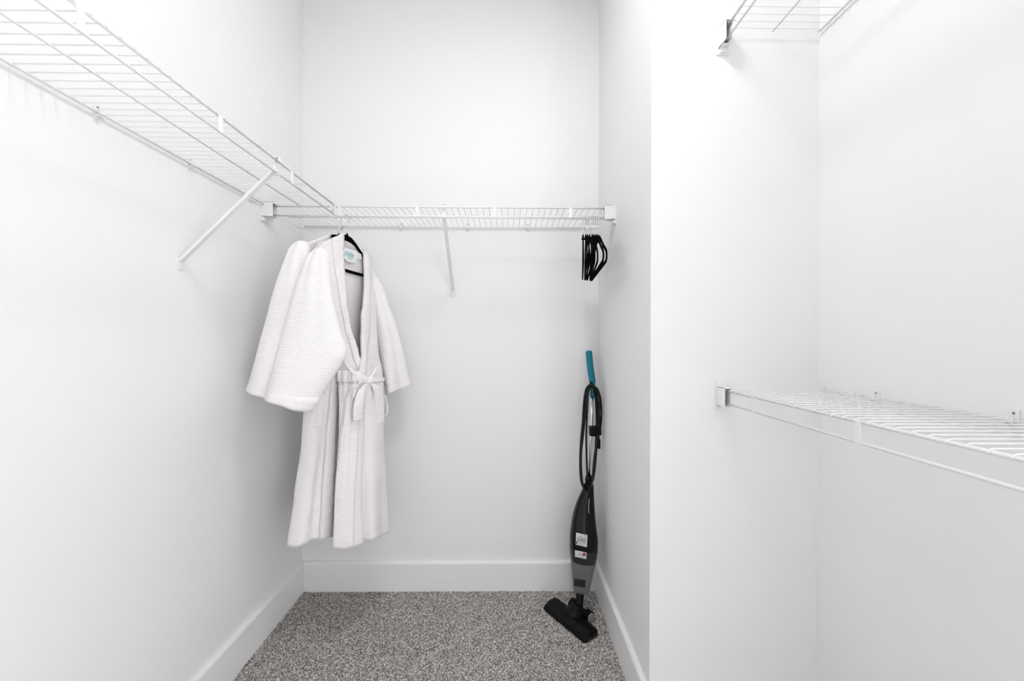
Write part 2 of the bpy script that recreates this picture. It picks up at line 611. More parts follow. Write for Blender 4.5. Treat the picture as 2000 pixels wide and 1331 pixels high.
    def end_bracket(s, aw, sg, out=0.013):
        """at the wall aw, sg = direction from the wall into the shelf"""
        W, D, zt = s.W, s.D, s.zt
        d0, d1 = D - 0.014, D + out
        z0, z1 = zt - 0.052, zt + 0.004
        t, ln = 0.0022, 0.045

        def bx(m, a_, b_, d_, e_, z_, y_):
            tt = MB().box((a_, d_, z_), (b_, e_, y_), 0.0006)
            m.add([W(p[0], p[1], p[2]) for p in tt.v], tt.f)
        m = MB()
        bx(m, aw, aw + sg * ln, d1 - t, d1, z0, z1)
        bx(m, aw, aw + sg * ln, d0, d1, z1 - t, z1)
        bx(m, aw, aw + sg * ln * 0.55, d0, d1, z0, z0 + t)
        bx(m, aw, aw + sg * ln, d0 + 0.008, d0 + 0.008 + t, z0, z1)
        b = m.build('end_bracket', M_PLAS, s.root)
        m = MB()
        bx(m, aw, aw + sg * 0.0035, d0 - 0.006, d1 + 0.005, zt - 0.070, zt + 0.020)
        bx(m, aw, aw + sg * 0.010, d0 + 0.004, d1 - 0.004, zt - 0.066, z0)
        m.build('mounting_plate', M_PLAS, b)
        for zz, r in ((zt - 0.060, 0.0028), (zt + 0.012, 0.0028)):
            MB().disc(W(aw + sg * 0.0033, (d0 + d1) / 2, zz), Vector(W(sg, 0, 0)) - Vector(W(0, 0, 0)), r, r * 0.8, 0.0015, 10).build('screw', M_PLAS if zz > zt else M_SCREW, b)


Z_SH = 1.6985
left = Shelf('white wire shelf along the left wall, running up to the corner above the robes',
             lambda a, d, z: (XL + d, a, z), Z_SH, 0.281, -0.45, 1.578, 0.6407 + 0.0127)
left.straps([0.3255 - .31, 0.3255, 0.639, 0.9465, 1.2575, 1.566])
left.clips([-0.18, 0.10, 0.378, 0.656, 0.943, 1.214, 1.4965])
left.brace(1.182)
left.brace(0.25)
back = Shelf('white wire shelf across the back wall carrying the robes and hangers',
             lambda a, d, z: (a, YB - d, z), Z_SH + 0.0015, 0.292, XL + 0.012, XR - 0.008, -0.001)
back.straps([-0.664, -0.359, -0.055, 0.246])
back.clips([-0.78, -0.497, -0.190, 0.091, 0.370])
back.brace(-0.256)
back.end_bracket(XR, -1)
back.end_bracket(XL, 1, 0.026)
low = Shelf('white wire shelf low on the right wall, seen from above at hip height',
            lambda a, d, z: (XA - d, a, z), 1.031, 0.291, -0.45, YA - 0.010, 0.5962)
low.straps([1.022 - .305 * k for k in range(5)])
low.clips([0.995 - .273 * k for k in range(5)])
low.end_bracket(YA, -1)
low.brace(0.30)
high = Shelf('white wire shelf high on the right wall, cut off by the top of the frame',
             lambda a, d, z: (XA - d, a, z), 2.089, 0.291, -0.45, YA - 0.010, 1.148)
high.straps([0.99 - .305 * k for k in range(5)])
high.clips([0.90 - .273 * k for k in range(5)])
high.end_bracket(YA, -1)
high.brace(0.30)
# corner connector where the left shelf meets the back shelf
cx = XL + 0.281
m = MB()
m.box((cx - 0.020, 1.5755, Z_SH - 0.047), (cx + 0.006, 1.5775, Z_SH - 0.002))
m.box((cx + 0.004, 1.545, Z_SH - 0.009), (cx + 0.0062, 1.5775, Z_SH - 0.001))
m.build('corner_connector', M_PLAS, left.root)

# ------------------------------------------------------------------ hangers
RAILY = YB - 0.292 - 0.001
RAILZ = Z_SH + 0.0015 - 0.042


def hanger(x, phi, tilt, label, group, cat='hanger'):
    """velvet hanger hooked over the lower rail of the back shelf; local x along its shoulders, origin at the rail"""
    o = empty('velvet_hanger', (x, RAILY, RAILZ), label, cat, group)
    o.rotation_euler = Matrix.Rotation(phi, 3, 'Z').to_4x4().to_3x3().to_euler()
    rot = Matrix.Rotation(phi, 3, 'Z') @ Matrix.Rotation(tilt, 3, 'Y')
    o.rotation_euler = rot.to_euler()
    cz = R_LOW + 0.0015 - 0.014
    pts = [Vector((0, 0, -0.078)), Vector((0, 0, -0.045)), Vector((0.001, 0, cz - 0.022)), Vector((0.006, 0, cz - 0.0165))]
    for k in range(11):
        a = radians(-38 + k * 24)
        pts.append(Vector((0.014 * cos(a), 0, cz + 0.014 * sin(a))))
    return o, pts


def hanger_path():
    zb = -0.075
    half = [(0.0, 0.000), (0.03, -0.004), (0.06, -0.016), (0.10, -0.042), (0.14, -0.070), (0.175, -0.090), (0.196, -0.104), (0.2075, -0.117), (0.2085, -0.132), (0.202, -0.143), (0.188, -0.147)]
    pts = [(x * 0.94, zb - 0.012 + z * 0.88) for x, z in half]
    pts += [(-x, z) for x, z in reversed(pts[1:])]
    return [Vector((x, 0, z)) for x, z in pts]


HM = {}


def finish_hanger(o, hook_pts):
    if not HM:
        hk = MB().tube(hook_pts, 0.0015, 7)
        bd = MB().tube(hanger_path(), 1, closed=True, flat=([0.0058 + 0.0065 * math.exp(-(p.x / 0.05) ** 2) for p in hanger_path()], 0.0026, (0, 1, 0)))
        bd.disc((0, 0, -0.089), (0, 0, 1), 0.0065, 0.0028, 0.020, 12)
        h = hk.build('hook', M_CHROME)
        b = bd.build('hanger_body', M_VELVET)
        HM['hook'], HM['body'] = h.data, b.data
        h.parent = o
        b.parent = o
        return
    for n, k in (('hook', 'hook'), ('hanger_body', 'body')):
        c = bpy.data.objects.new(n, HM[k])
        COL.objects.link(c)
        c.parent = o


right_x = [1138.8, 1144.2, 1147.6, 1151.6, 1156.6, 1160.0, 1163.8, 1167.6]
phis = [79.9, 80.3, 80.9, 81.4, 80.8, 81.6, 85.0, 86.0]
tilts = [0, 1.0, 0.5, 1.5, 1.5, 1.0, 2.0, 2.0]
names = ['empty black velvet hanger with a chrome hook, leftmost of the empty ones, hanging edge-on',
         'empty black velvet hanger, second from the left in the bunch by the right wall',
         'empty black velvet hanger, third from the left in the bunch by the right wall',
         'empty black velvet hanger, fourth from the left in the bunch by the right wall',
         'empty black velvet hanger, fourth from the right in the bunch by the right wall',
         'empty black velvet hanger, third from the right in the bunch by the right wall',
         'empty black velvet hanger, second from the right in the bunch by the right wall',
         'empty black velvet hanger nearest the right wall, its wide open loop in view']
for x, ph, tl, nm in zip(right_x, phis, tilts, names):
    X = P(x, 450, RAILY).x
    o, hp = hanger(X, radians(ph), radians(tl), nm, 'empty velvet hangers at the right end of the shelf')
    finish_hanger(o, hp)

ROBES = [dict(hx=678.0, phi=78.0, label_h='black velvet hanger inside the front robe, its arm and bar showing in the neckline'),
         dict(hx=661.5, phi=71.0, label_h='black velvet hanger inside the rear robe, only its neck and hook showing')]
for r in ROBES:
    X = P(r['hx'], 445, RAILY).x
    r['X'] = X
    o, hp = hanger(X, radians(r['phi']), radians(0.0), r['label_h'], 'hangers holding the robes')
    finish_hanger(o, hp)
    r['hanger'] = o


# ------------------------------------------------------------------ robes
def spow(v, p):
    return math.copysign(abs(v) ** p, v)


class Robe:
    # offsets: s along the shoulder line (near -, far +), n towards the front of the robe, e height above the eye
    def __init__(self, X, phi, label, front=True, seed=1):
        self.O = Vector((X, RAILY, 0))
        self.u = Vector((cos(phi), sin(phi), 0))
        self.n = Vector((sin(phi), -cos(phi), 0))
        self.front = front
        self.rnd = random.Random(seed)
        self.root = empty('bathrobe', (X, RAILY, EYE + 0.40), label, 'bathrobe', 'white waffle bathrobes')
        self.fold_ph = self.rnd.random() * 6
        self.TAB = self.TAB_F if front else self.TAB_B
        self.FOLDS = [(-0.36, .15, .034), (0.55, .25, .012), (1.9, .3, .014), (3.0, .3, .012), (-2.2, .3, .012)] if front else \
                     [(-0.62, .20, .012), (0.6, .3, .012), (2.2, .3, .012), (3.5, .3, .012)]

    def w(self, s, n, e):
        return self.O + self.u * s + self.n * n + Vector((0, 0, EYE + e))

    # e, half width a, half depth b, centre s, centre n, near edge angle, far edge angle (0 faces front, - towards the near side)
    TAB_F = [(-0.78, .136, .086, .032, .036, -60, -100),
             (-0.60, .130, .080, .033, .034, -58, -99),
             (-0.40, .120, .072, .036, .034, -52, -94),
             (-0.22, .118, .066, .042, .030, -40, -80),
             (-0.125, .116, .060, .044, .026, -24, -44),
             (-0.06, .116, .055, .030, .022, -30, -24),
             (0.05, .132, .050, .022, .014, -36, -8),
             (0.14, .155, .042, .012, .010, -28, 2),
             (0.22, .178, .032, .006, .006, -18, 11),
             (0.30, .200, .020, .002, .002, -11, 18),
             (0.412, .222, .011, .000, .000, -6, 19)]
    TAB_B = [(-0.78, .152, .056, -.010, -.052, -5, -25),
             (-0.60, .140, .050, -.006, -.042, -5, -25),
             (-0.40, .126, .044, .000, -.032, -5, -25),
             (-0.125, .112, .040, .004, -.026, -5, -20),
             (0.05, .130, .022, .000, -.028, -12, -5),
             (0.20, .170, .013, .000, -.016, -12, 8),
             (0.30, .200, .010, .000, -.006, -9, 12),
             (0.412, .214, .008, .000, .000, -6, 15)]

    def drop(self, s):
        a = abs(s)
        return 0.0 if a < 0.03 else 0.52 * (a - 0.03) + 0.9 * max(0, a - 0.15) ** 1.2

    def pt(self, k, u, off=0.0):
        """k 0 (shoulder) .. 1 (hem); u 0 far edge .. 1 near edge round the back"""
        e = lerp(0.412, -0.775, k)
        a, b, cs, cn, gn, gf = interp(self.TAB, e)
        lowf = max(0.0, min(1.0, (-0.12 - e) / 0.5))
        tn, tf = radians(gn), radians(gf)
        th = lerp(tf, 2 * pi + tn, u)
        ex = 0.75 if self.front else 0.62
        st, ct = spow(sin(th), ex), spow(cos(th), ex)
        if ct < 0 and self.front:
            b *= 0.45
        tw = (th + pi) % (2 * pi) - pi
        fold = 0.0
        for t0, wd, dep in self.FOLDS:
            dd = (tw - t0 - 0.05 * sin(5 * k)) / wd
            fold -= dep * math.exp(-dd * dd)
        fold = lowf * (fold + 0.004 * sin(5 * th + self.fold_ph + 2 * k)) * (0.6 + 0.4 * k)
        gather = max(0.0, 1 - abs(e + 0.18) / 0.09) * 0.0035 * sin(22 * th + 2 * sin(3 * th))
        soft = 0.0035 * sin(5 * th + 9 * k) * min(1, max(0, (0.25 - e) * 5))
        s = cs + (a + fold * 0.8 + gather) * st
        n = cn + (b + fold * 1.2 + gather + soft + off) * ct
        if off:
            s += off * sin(th)
        # the far panel laps over the near one from the belt down
        lap = max(0.0, 1.0 - u / 0.14) * max(0, min(1, (0.0 - e) / 0.1))
        n += 0.009 * lap * ct
        s += 0.009 * lap * st
        e0 = e
        up = max(0.0, 1 - k / 0.34)
        z = e - self.drop(s) * up ** 1.2
        if ct < 0.2:        # the back neckline dips under the hanger
            z -= 0.060 * math.exp(-(s / 0.075) ** 2) * max(0.0, 1 - k / 0.10)
        hemw = max(0, k - 0.8) * 5
        z += hemw * 0.006 * sin(3 * th + 1.0 + self.fold_ph)
        # robe hangs a little lower on its near side
        z += max(0, k - 0.4) / 0.6 * ((0.013 if self.front else 0.030) - 0.055 * max(0.0, (s + 0.10) / 0.25))
        return s, n, z

    def body(self):
        nk, nu = 110, 120
        rows, uvs = [], []
        ks = [i / nk for i in range(nk + 1)]
        for k in ks:
            row = [Vector(self.w(*self.pt(k, j / nu))) for j in range(nu + 1)]
            rows.append(row)
        self.uvrows(rows, uvs, k_len=1.16)
        MB().grid(rows, uvs=uvs).build('robe_body', M_ROBE, self.root, solid=0.003)
        # collar bands down both front edges
        for side in (0, 1):
            rows = []
            for k in ks:
                e = lerp(0.412, -0.775, k)
                wband = 0.036
                base = 0.0 if side == 0 else 1.0
                sg = 1 if side == 0 else -1
                row = []
                for j in range(6):
                    du = sg * j / 5 * wband / (2 * pi * 0.11)
                    s, n, z = self.pt(k, base + du * (1 if e < .2 else 1))
                    row.append(Vector(self.w(s, n + 0.0035 + 0.002 * sin(j / 5 * pi), z + 0.002)))
                rows.append(row)
            uvs2 = []
            self.uvrows(rows, uvs2)
            MB().grid(rows, uvs=uvs2).build('collar_band', M_ROBE, self.root, solid=0.003)
        # collar round the back of the neck
        rows = []
        sn, nn_, zn = self.pt(0, 1.0)
        sf, nf, zf = self.pt(0, 0.0)
        for i in range(17):
            t = i / 16
            a = pi * t
            s = lerp(sn, sf, t)
            c = lerp(zn, zf, t)
            nb = -0.024 * sin(a)
            rows.append([Vector(self.w(s, nb + 0.006, c - 0.045 - 0.02 * sin(a))), Vector(self.w(s, nb + 0.001, c - 0.020)), Vector(self.w(s, nb, c + 0.004)),
                         Vector(self.w(s, nb - 0.005, c + 0.006)), Vector(self.w(s, nb - 0.008, c - 0.012))])
        MB().grid(rows).build('neck_band', M_HEM, self.root, solid=0.003)

    def uvrows(self, rows, uvs, k_len=None):
        vacc = 0.0
        for i, row in enumerate(rows):
            if i:
                mid = len(row) // 2
                vacc += sum((rows[i][j] - rows[i - 1][j]).length for j in (0, mid, len(row) - 1)) / 3
            uu = 0.0
            r = []
            for j, p in enumerate(row):
                if j:
                    uu += (row[j] - row[j - 1]).length
                r.append((uu, vacc))
            uvs.append(r)

    def sleeve(self, rows_px, Y0, Y1, th0, th1, name='sleeve', sag=1.0, hem_px=14):
        """rows_px: left and right silhouette points from shoulder to cuff; flattened cloth tube between them"""
        n = len(rows_px)
        nk, ns = 48, 48

        def at(k):
            x = k * (n - 1)
            i = min(n - 2, int(x))
            t = x - i
            p0 = rows_px[max(0, i - 1)]
            p1, p2 = rows_px[i], rows_px[i + 1]
            p3 = rows_px[min(n - 1, i + 2)]
            return [0.5 * (2 * b + (c - a) * t + (2 * a - 5 * b + 4 * c - d) * t * t + (3 * b - a - 3 * c + d) * t ** 3) for a, b, c, d in zip(p0, p1, p2, p3)]
        rows, uvs = [], []
        for i in range(nk + 1):
            k = i / nk
            lx, ly, rx, ry = at(k)
            Y = lerp(Y0, Y1, k)
            A, B = P(lx, ly, Y), P(rx, ry, Y)
            c = (A + B) / 2
            h = (B - A) / 2
            th = lerp(th0, th1, k)
            nrm = Vector((0, 1, 0))
            row = []
            for j in range(ns):
                a = 2 * pi * j / ns
                ca, sa = spow(cos(a), 0.9), spow(sin(a), 0.8)
                wob = 0.10 * sin(3 * ca * 2 + 5 * k) + 0.08 * sin(8 * ca + 2)
                wr = k * 0.004 * sin(ca * 7 + 2.0)
                row.append(c + h * ca + nrm * (th * sa * (1 + wob) + wr))
            rows.append(row)
        self.uvrows(rows, uvs)
        sl = MB().grid(rows, closed=True, uvs=uvs).build(name, M_ROBE, self.root, solid=0.003)
        # turned hem at the cuff
        hr = []
        for i in range(nk - 3, nk + 1):
            hr.append([p + (p - sum(rows[i], Vector()) / ns).normalized() * 0.0018 for p in rows[i]])
        MB().grid(hr, closed=True, uvs=uvs[nk - 3:]).build('cuff_hem', M_ROBE, sl, solid=0.002)
        return sl


def ribbon(pts, widths, across, thick=0.004, name='belt', parent=None, mat=None, seg=1):
    """flat cloth strip along pts; across = vector(s) across the strip"""
    rows, uvs = [], []
    acc = 0
    n = len(pts)
    for i, p in enumerate(pts):
        p = Vector(p)
        ac = Vector(across[i] if isinstance(across, list) else across).normalized()
        w = widths[i] if isinstance(widths, list) else widths
        if i:
            acc += (p - Vector(pts[i - 1])).length
        t = (Vector(pts[min(n - 1, i + 1)]) - Vector(pts[max(0, i - 1)])).normalized()
        nm = t.cross(ac)
        rows.append([p + ac * w * q + nm * 0.004 * (1 - (q * 2) ** 2) for q in (-.5, -.3, -.1, .1, .3, .5)])
        uvs.append([(q * w + w, acc) for q in (-.5, -.3, -.1, .1, .3, .5)])
    return MB().grid(rows, uvs=uvs).build(name, mat or M_ROBE, parent, solid=thick)


def smooth_path(pts, n=8):
    pts = [Vector(p) for p in pts]
    out = []
    for i in range(len(pts) - 1):
        p0, p1, p2, p3 = pts[max(0, i - 1)], pts[i], pts[i + 1], pts[min(len(pts) - 1, i + 2)]
        for j in range(n):
            t = j / n
            out.append(0.5 * (2 * p1 + (p2 - p0) * t + (2 * p0 - 5 * p1 + 4 * p2 - p3) * t * t + (3 * p1 - p0 - 3 * p2 + p3) * t ** 3))
    out.append(pts[-1])
    return out


def robe_sleeves(rb, dx=0, dy=0, dY=0):
    near = [(620, 489, 634, 487), (606, 500, 640, 496), (597, 518, 641, 508), (582, 555, 644, 552), (570, 592, 652, 600), (557, 640, 664, 648),
            (545, 682, 676, 688), (535, 720, 662, 718), (526, 752, 640, 752), (519, 777, 607, 805)]
    rb.sleeve([(a + dx, b + dy, c + dx, d + dy) for a, b, c, d in near], 1.365 + dY, 1.322 + dY, 0.022, 0.036 if dY == 0 else 0.026)


FR = Robe(ROBES[0]['X'], radians(78), 'white waffle bathrobe in front, belt tied in a bow, neck tag showing', True, 4)
FR.body()
robe_sleeves(FR)
FR.sleeve([(716, 520, 728, 530), (718, 548, 746, 560), (722, 590, 760, 600), (731, 640, 774, 640), (741, 690, 787, 690), (748, 730, 795, 725), (756, 771, 801, 753)],
          1.770, 1.765, 0.018, 0.034)
BR = Robe(ROBES[1]['X'], radians(70), 'white waffle bathrobe hanging behind the other one, nearer the left wall', False, 9)
BR.body()
robe_sleeves(BR, -37, -14, 0.040)


def belt(rb):
    # waist band, resting on the gathered cloth; broader on its near side
    kk = (0.412 + 0.165) / (0.412 + 0.775)
    rows, uvs = [], []
    a, b, cs, cn = interp(rb.TAB, -0.165)[:4]
    for j in range(0, 97):
        s, nn, z = rb.pt(kk, j / 96)
        ds, dn = (s - cs), (nn - cn)
        q = sqrt(ds * ds + dn * dn) or 1
        near = max(0.0, min(1.0, (0.01 - s) / 0.07))
        w = 0.0065 + 0.0155 * near
        zz = z + 0.026 * near
        pf = [(-1, 0.001), (-.8, .0035), (-.3, .0045), (.3, .0040), (.8, .0040), (1, .001)]
        rows.append([Vector(rb.w(s + ds / q * (0.004 + t2), nn + dn / q * (0.004 + t2), zz + t * w)) for t, t2 in pf])
    return MB().grid(rows).build('belt', M_HEM, rb.root, solid=0.003)


bl = belt(FR)
belt(BR)


def PB(x, y, n):
    """point of the front robe's front surface: choose the depth that lies n in front of the shoulder plane"""
    d = CAM_M.to_3x3() @ Vector(((x - 1000.0) / F_PX, -(y - 665.5) / F_PX, -1.0))
    c = Vector((0, 0, EYE))
    O = Vector((FR.O.x, FR.O.y, 0))
    t = (FR.n.dot(O - c.xyz.to_2d().to_3d()) + n) / FR.n.dot(d)
    return c + d * t


up = Vector((0, 0, 1))
# knot
kc = PB(719.5, 744, 0.080)
rows = []
for i in range(15):
    a = -pi / 2 + i * pi / 14
    row = []
    for q in range(32):
        ph = q * pi / 16
        wr = 1 + 0.13 * sin(3 * ph + 1.2) * cos(a) + 0.07 * sin(7 * ph + 3 * a) * cos(a)
        row.append(kc + FR.u * (0.027 * wr * cos(a) * cos(ph)) + up * (0.022 * wr * cos(a) * sin(ph)) + FR.n * (0.020 * sin(a)))
    rows.append(row)
MB().grid(rows, closed=True).build('knot', M_HEM, bl)
ribbon(smooth_path([PB(669, 699, .060), PB(684, 722, .072), PB(700, 735, .080), PB(716, 742, .086)]), [.010 + .012 * i / 24 for i in range(25)], up * 1 + FR.u * .5, name='belt_strap', parent=bl, mat=M_HEM)
ribbon(smooth_path([PB(737, 712, .074), PB(733, 722, .082), PB(730, 730, .086), PB(724, 738, .088)]), .018, FR.u, name='belt_strap', parent=bl, mat=M_HEM)
ribbon(smooth_path([PB(714, 744, .092), PB(703, 748, .106), PB(694, 760, .108), PB(690, 775, .100), PB(693, 768, .092), PB(704, 753, .086)], 6), .020, FR.u * .6 + up * .5, name='bow_loop', parent=bl, mat=M_HEM)
ribbon(smooth_path([PB(714, 750, .092), PB(706, 764, .104), PB(702, 784, .106), PB(699, 805, .102), PB(700, 821, .100)]), [.022 + .022 * min(1, i / 14) for i in range(33)], FR.u + FR.n * .4, name='belt_tail', parent=bl)
ribbon(smooth_path([PB(725, 750, .088), PB(735, 758, .104), PB(740, 775, .106), PB(741, 800, .102), PB(741, 828, .100)]), [.022 + .026 * min(1, i / 14) for i in range(33)], FR.u + FR.n * .4, name='belt_tail', parent=bl)
ribbon(smooth_path([PB(750, 772, .074), PB(755, 790, .076), PB(756, 804, .076), PB(753, 812, .072)]), .012, FR.u, name='belt_loop', parent=bl)
# loose end of the rear robe's belt in the shade between the robes
ribbon(smooth_path([P(628, 770, 1.50), P(623, 800, 1.495), P(621, 835, 1.49)]), .026, Vector((1, 0.1, 0)), name='belt_tail', parent=BR.root)

# woven neck tag on the inside back
tc_ = [PB(683.5, 500, 0.004)]
tagc = tc_[0]
tu = (PB(697, 503.5, 0.004) - PB(670, 496.5, 0.004)).normalized()
tv = Vector((0, 0, 1))
tn = tu.cross(tv)
if tn.dot(Vector((0, 0, EYE)) - tagc) < 0:
    tn = -tn
tm = MB()
hw, hh = 0.044, 0.026
prof = [(-hw, hh), (hw, hh), (hw, -hh * .2), (hw * .8, -hh * .7), (hw * .35, -hh), (-hw * .35, -hh), (-hw * .8, -hh * .7), (-hw, -hh * .2)]
vv = [tagc + tu * x + tv * z + tn * q for q in (0, 0.0015) for x, z in prof]
tm.add(vv, [tuple(range(8)), tuple(range(8, 16))] + [(i, (i + 1) % 8, (i + 1) % 8 + 8, i + 8) for i in range(8)])
tag = tm.build('neck_tag', M_TAG, FR.root, label='white woven tag with pale teal print')


def stroke_mesh(c, u, v, n, segs, r):
    m_ = MB()
    for pts in segs:
        m_.tube([c + u * (x * 1.45) + v * z + n * 0.002 for x, z in pts], r, 5)
    return m_


tp = MB()
for i in range(24):
    pass
tp.add([tagc + tu * (0.027 * cos(a * pi / 12)) + tv * (0.0025 + 0.013 * sin(a * pi / 12)) + tn * 0.0019 for a in range(24)], [tuple(range(24))])
tp.build('print', M_TPRINT, tag)
stroke_mesh(tagc, tu, tv, tn, [[(-.022, .014), (-.022, -.004)], [(-.022, .014), (-.014, .014)], [(-.022, .006), (-.016, .006)],
                              [(-.009, .007), (-.006, -.001)], [(-.001, .006), (-.001, .001)], [(.007, .007), (.009, -.002)], [(.014, .008), (.015, .002)],
                              [(-.013, -.012), (-.005, -.015), (.005, -.015), (.014, -.012)]], 0.0007).build('lettering', M_INKG, tag)


# ------------------------------------------------------------------ stick vacuum
vac = empty('stick_vacuum', (0.27, 1.69, 0.0), 'stick vacuum with a teal handle leaning in the right corner on the carpet', 'vacuum cleaner')


def YV(z):          # depth of the machine's axis at height z: it leans back into the corner
    return 1.715 + 0.105 * min(1.0, z / 1.1)


def PV(x, y, dy=0.0):
    Y = 1.78
    for _ in range(4):
        p = P(x, y, Y)
        Y = YV(p.z) + dy
    return P(x, y, Y)


# handle
hp_ = smooth_path([PV(1150, 685), PV(1151.2, 700), PV(1153.5, 722), PV(1156.5, 742), PV(1157.5, 752), PV(1157.4, 776)], 5)
hr_ = []
for i in range(len(hp_)):
    t = i / (len(hp_) - 1)
    hr_.append(0.0148 if t < 0.72 else 0.0120)
hr_[0] = 0.007
hr_[1] = 0.0138
hd = MB().tube(hp_, hr_, 16).build('handle', M_TEAL, vac, label='teal moulded handle')
rg = MB()
for i in range(1, 14):
    p = hp_[i]
    rg.tube([p + Vector((-0.011, -0.009, 0)), p + Vector((-0.003, -0.0145, 0)), p + Vector((0.005, -0.0135, 0)), p + Vector((0.012, -0.008, 0))], 0.0012, 5)
rg.build('grip_rib', M_TEAL, hd)
# pole
pa, pb_ = PV(1157.3, 772), PV(1150.5, 932)
MB().tube([pa, pb_], 0.0082, 20).build('pole', M_STEEL, vac)
# cord hooks
hk = MB()
a = PV(1154, 755, -0.012)
hk.obox(a, (0.008, 0, 0), (0, 0.016, 0), (0, 0, 0.006), 0.002)
hk.obox(a + Vector((-0.002, -0.018, 0.009)), (0.007, 0, 0), (0, 0.003, 0), (0, 0, 0.013), 0.002)
hk.build('upper_cord_hook', M_BLACKM, vac)
hk = MB()
b = PV(1149.5, 936)
hk.disc(b + Vector((0, 0, -0.03)), (0.02, 0.06, 1), 0.016, 0.0125, 0.045, 20)
hk.obox(b + Vector((-0.008, -0.022, 0.0)), (0.010, 0, 0), (0, 0.014, 0), (0, 0, 0.010), 0.003)
hk.obox(b + Vector((-0.010, -0.036, -0.014)), (0.009, 0, 0), (0, 0.003, 0), (0, 0, 0.018), 0.002)
hk.build('lower_cord_hook', M_BLACKM, vac)
# the cord wound in long loops between the hooks
rnd = random.Random(5)
loops = [
    [(1154, 754), (1146, 763), (1141, 800), (1135.5, 850), (1133, 900), (1135, 940), (1143, 955), (1152, 952), (1160, 930), (1165, 880), (1168, 820), (1166, 775), (1160, 757)],
    [(1154, 756), (1147.5, 768), (1144, 805), (1139, 850), (1134.5, 895), (1135.5, 938), (1143, 957), (1153, 950), (1161, 920), (1163.5, 870), (1165, 820), (1163, 776), (1159, 759)],
    [(1153, 757), (1149, 770), (1147, 806), (1145, 850), (1146, 900), (1147, 930), (1147, 948), (1152, 950), (1157, 935), (1162, 885), (1173.5, 830), (1173.5, 785), (1168, 763), (1160, 755)],
    [(1155, 752), (1145, 760), (1140, 790), (1137, 846), (1135, 903), (1138, 946), (1146, 960), (1155, 945), (1162.5, 905), (1167, 850), (1170.5, 800), (1170, 776), (1164, 760)],
]
cord = MB()
for i, lp in enumerate(loops):
    pts = []
    nn = len(lp)
    cp = [PV(x, y, -0.020 - 0.006 * i + 0.006 * sin(k * 1.3 + i)) for k, (x, y) in enumerate(lp)]
    ext = [cp[-1]] + cp + [cp[0], cp[1]]
    for q in range(1, len(ext) - 2):
        p0, p1, p2, p3 = ext[q - 1], ext[q], ext[q + 1], ext[q + 2]
        for j in range(6):
            t = j / 6
            pts.append(0.5 * (2 * p1 + (p2 - p0) * t + (2 * p0 - 5 * p1 + 4 * p2 - p3) * t * t + (3 * p1 - p0 - 3 * p2 + p3) * t ** 3))
    cord.tube(pts, 0.0043, 8, closed=True)
# run down to the plug
cord.tube(smooth_path([PV(1168, 790, -.03), PV(1171, 815, -.03), PV(1170.5, 835, -.03), PV(1170, 850, -.03)]), 0.0037, 8)
cd = cord.build('power_cord', M_RUBBER, vac)
st = MB()
st.obox(PV(1158, 842, -0.030), (0.0155, 0, 0), (0, 0.020, 0), (0, 0, 0.021), 0.004)
st.obox(PV(1169, 841, -0.030), (0.0100, 0, 0), (0, 0.016, 0), (0, 0, 0.020), 0.004)
st.build('cord_strap', M_BLACKM, vac)
pg = MB().obox(PV(1169.5, 867, -0.030), (0.0055, 0, 0), (0, 0.011, 0), (0, 0, 0.021), 0.002).build('plug', M_BLACKM, vac)
MB().obox(PV(1167.8, 853, -0.032), (0.0008, 0, 0), (0, 0.003, 0), (0, 0, 0.009)).obox(PV(1171, 853, -0.032), (0.0008, 0, 0), (0, 0.003, 0), (0, 0, 0.009)).build('prong', M_CHROME, pg)

# motor body and dust cup as lofted sections: y, left x, right x, depth half
SEC = [(946, 1140, 1159, .014), (958, 1137.5, 1159.5, .020), (972, 1131, 1160, .028), (990, 1124, 1161.2, .036), (1010, 1118.5, 1162.5, .043), (1030, 1115.2, 1164.7, .050),
       (1048, 1113.2, 1167, .054), (1064, 1113.0, 1166.8, .055), (1080, 1113.2, 1165, .055), (1100, 1114.3, 1161.5, .052), (1120, 1116, 1157, .047), (1138, 1117.3, 1153.2, .043), (1147, 1118.2, 1150.8, .040), (1151, 1119.5, 1149.8, .038)]


def section(t, shrink=0.0, tilt=0.10):
    x = t * (len(SEC) - 1)
    i = min(len(SEC) - 2, int(x))
    f = x - i
    p0, p1, p2, p3 = SEC[max(0, i - 1)], SEC[i], SEC[i + 1], SEC[min(len(SEC) - 1, i + 2)]
    y, lx, rx, dh = [0.5 * (2 * b + (c - a) * f + (2 * a - 5 * b + 4 * c - d) * f * f + (3 * b - a - 3 * c + d) * f ** 3) for a, b, c, d in zip(p0, p1, p2, p3)]
    A, B = PV(lx, y), PV(rx, y)
    c = (A + B) / 2
    h = (B - A).length / 2 - shrink
    dh -= shrink
    row = []
    for j in range(36):
        a = 2 * pi * j / 36
        ca, sa = spow(cos(a), 0.8), spow(sin(a), 0.85)
        px, py = h * ca, dh * sa
        row.append(c + Vector((px, py, -tilt * px)))
    return row


def loft(t0, t1, n, shrink=0.0):
    rows = [section(lerp(t0, t1, i / n), shrink) for i in range(n + 1)]
    m_ = MB()
    m_.grid(rows, closed=True)
    m_.add(rows[0], [tuple(range(36))])
    m_.add(rows[-1], [tuple(range(36))])
    return m_


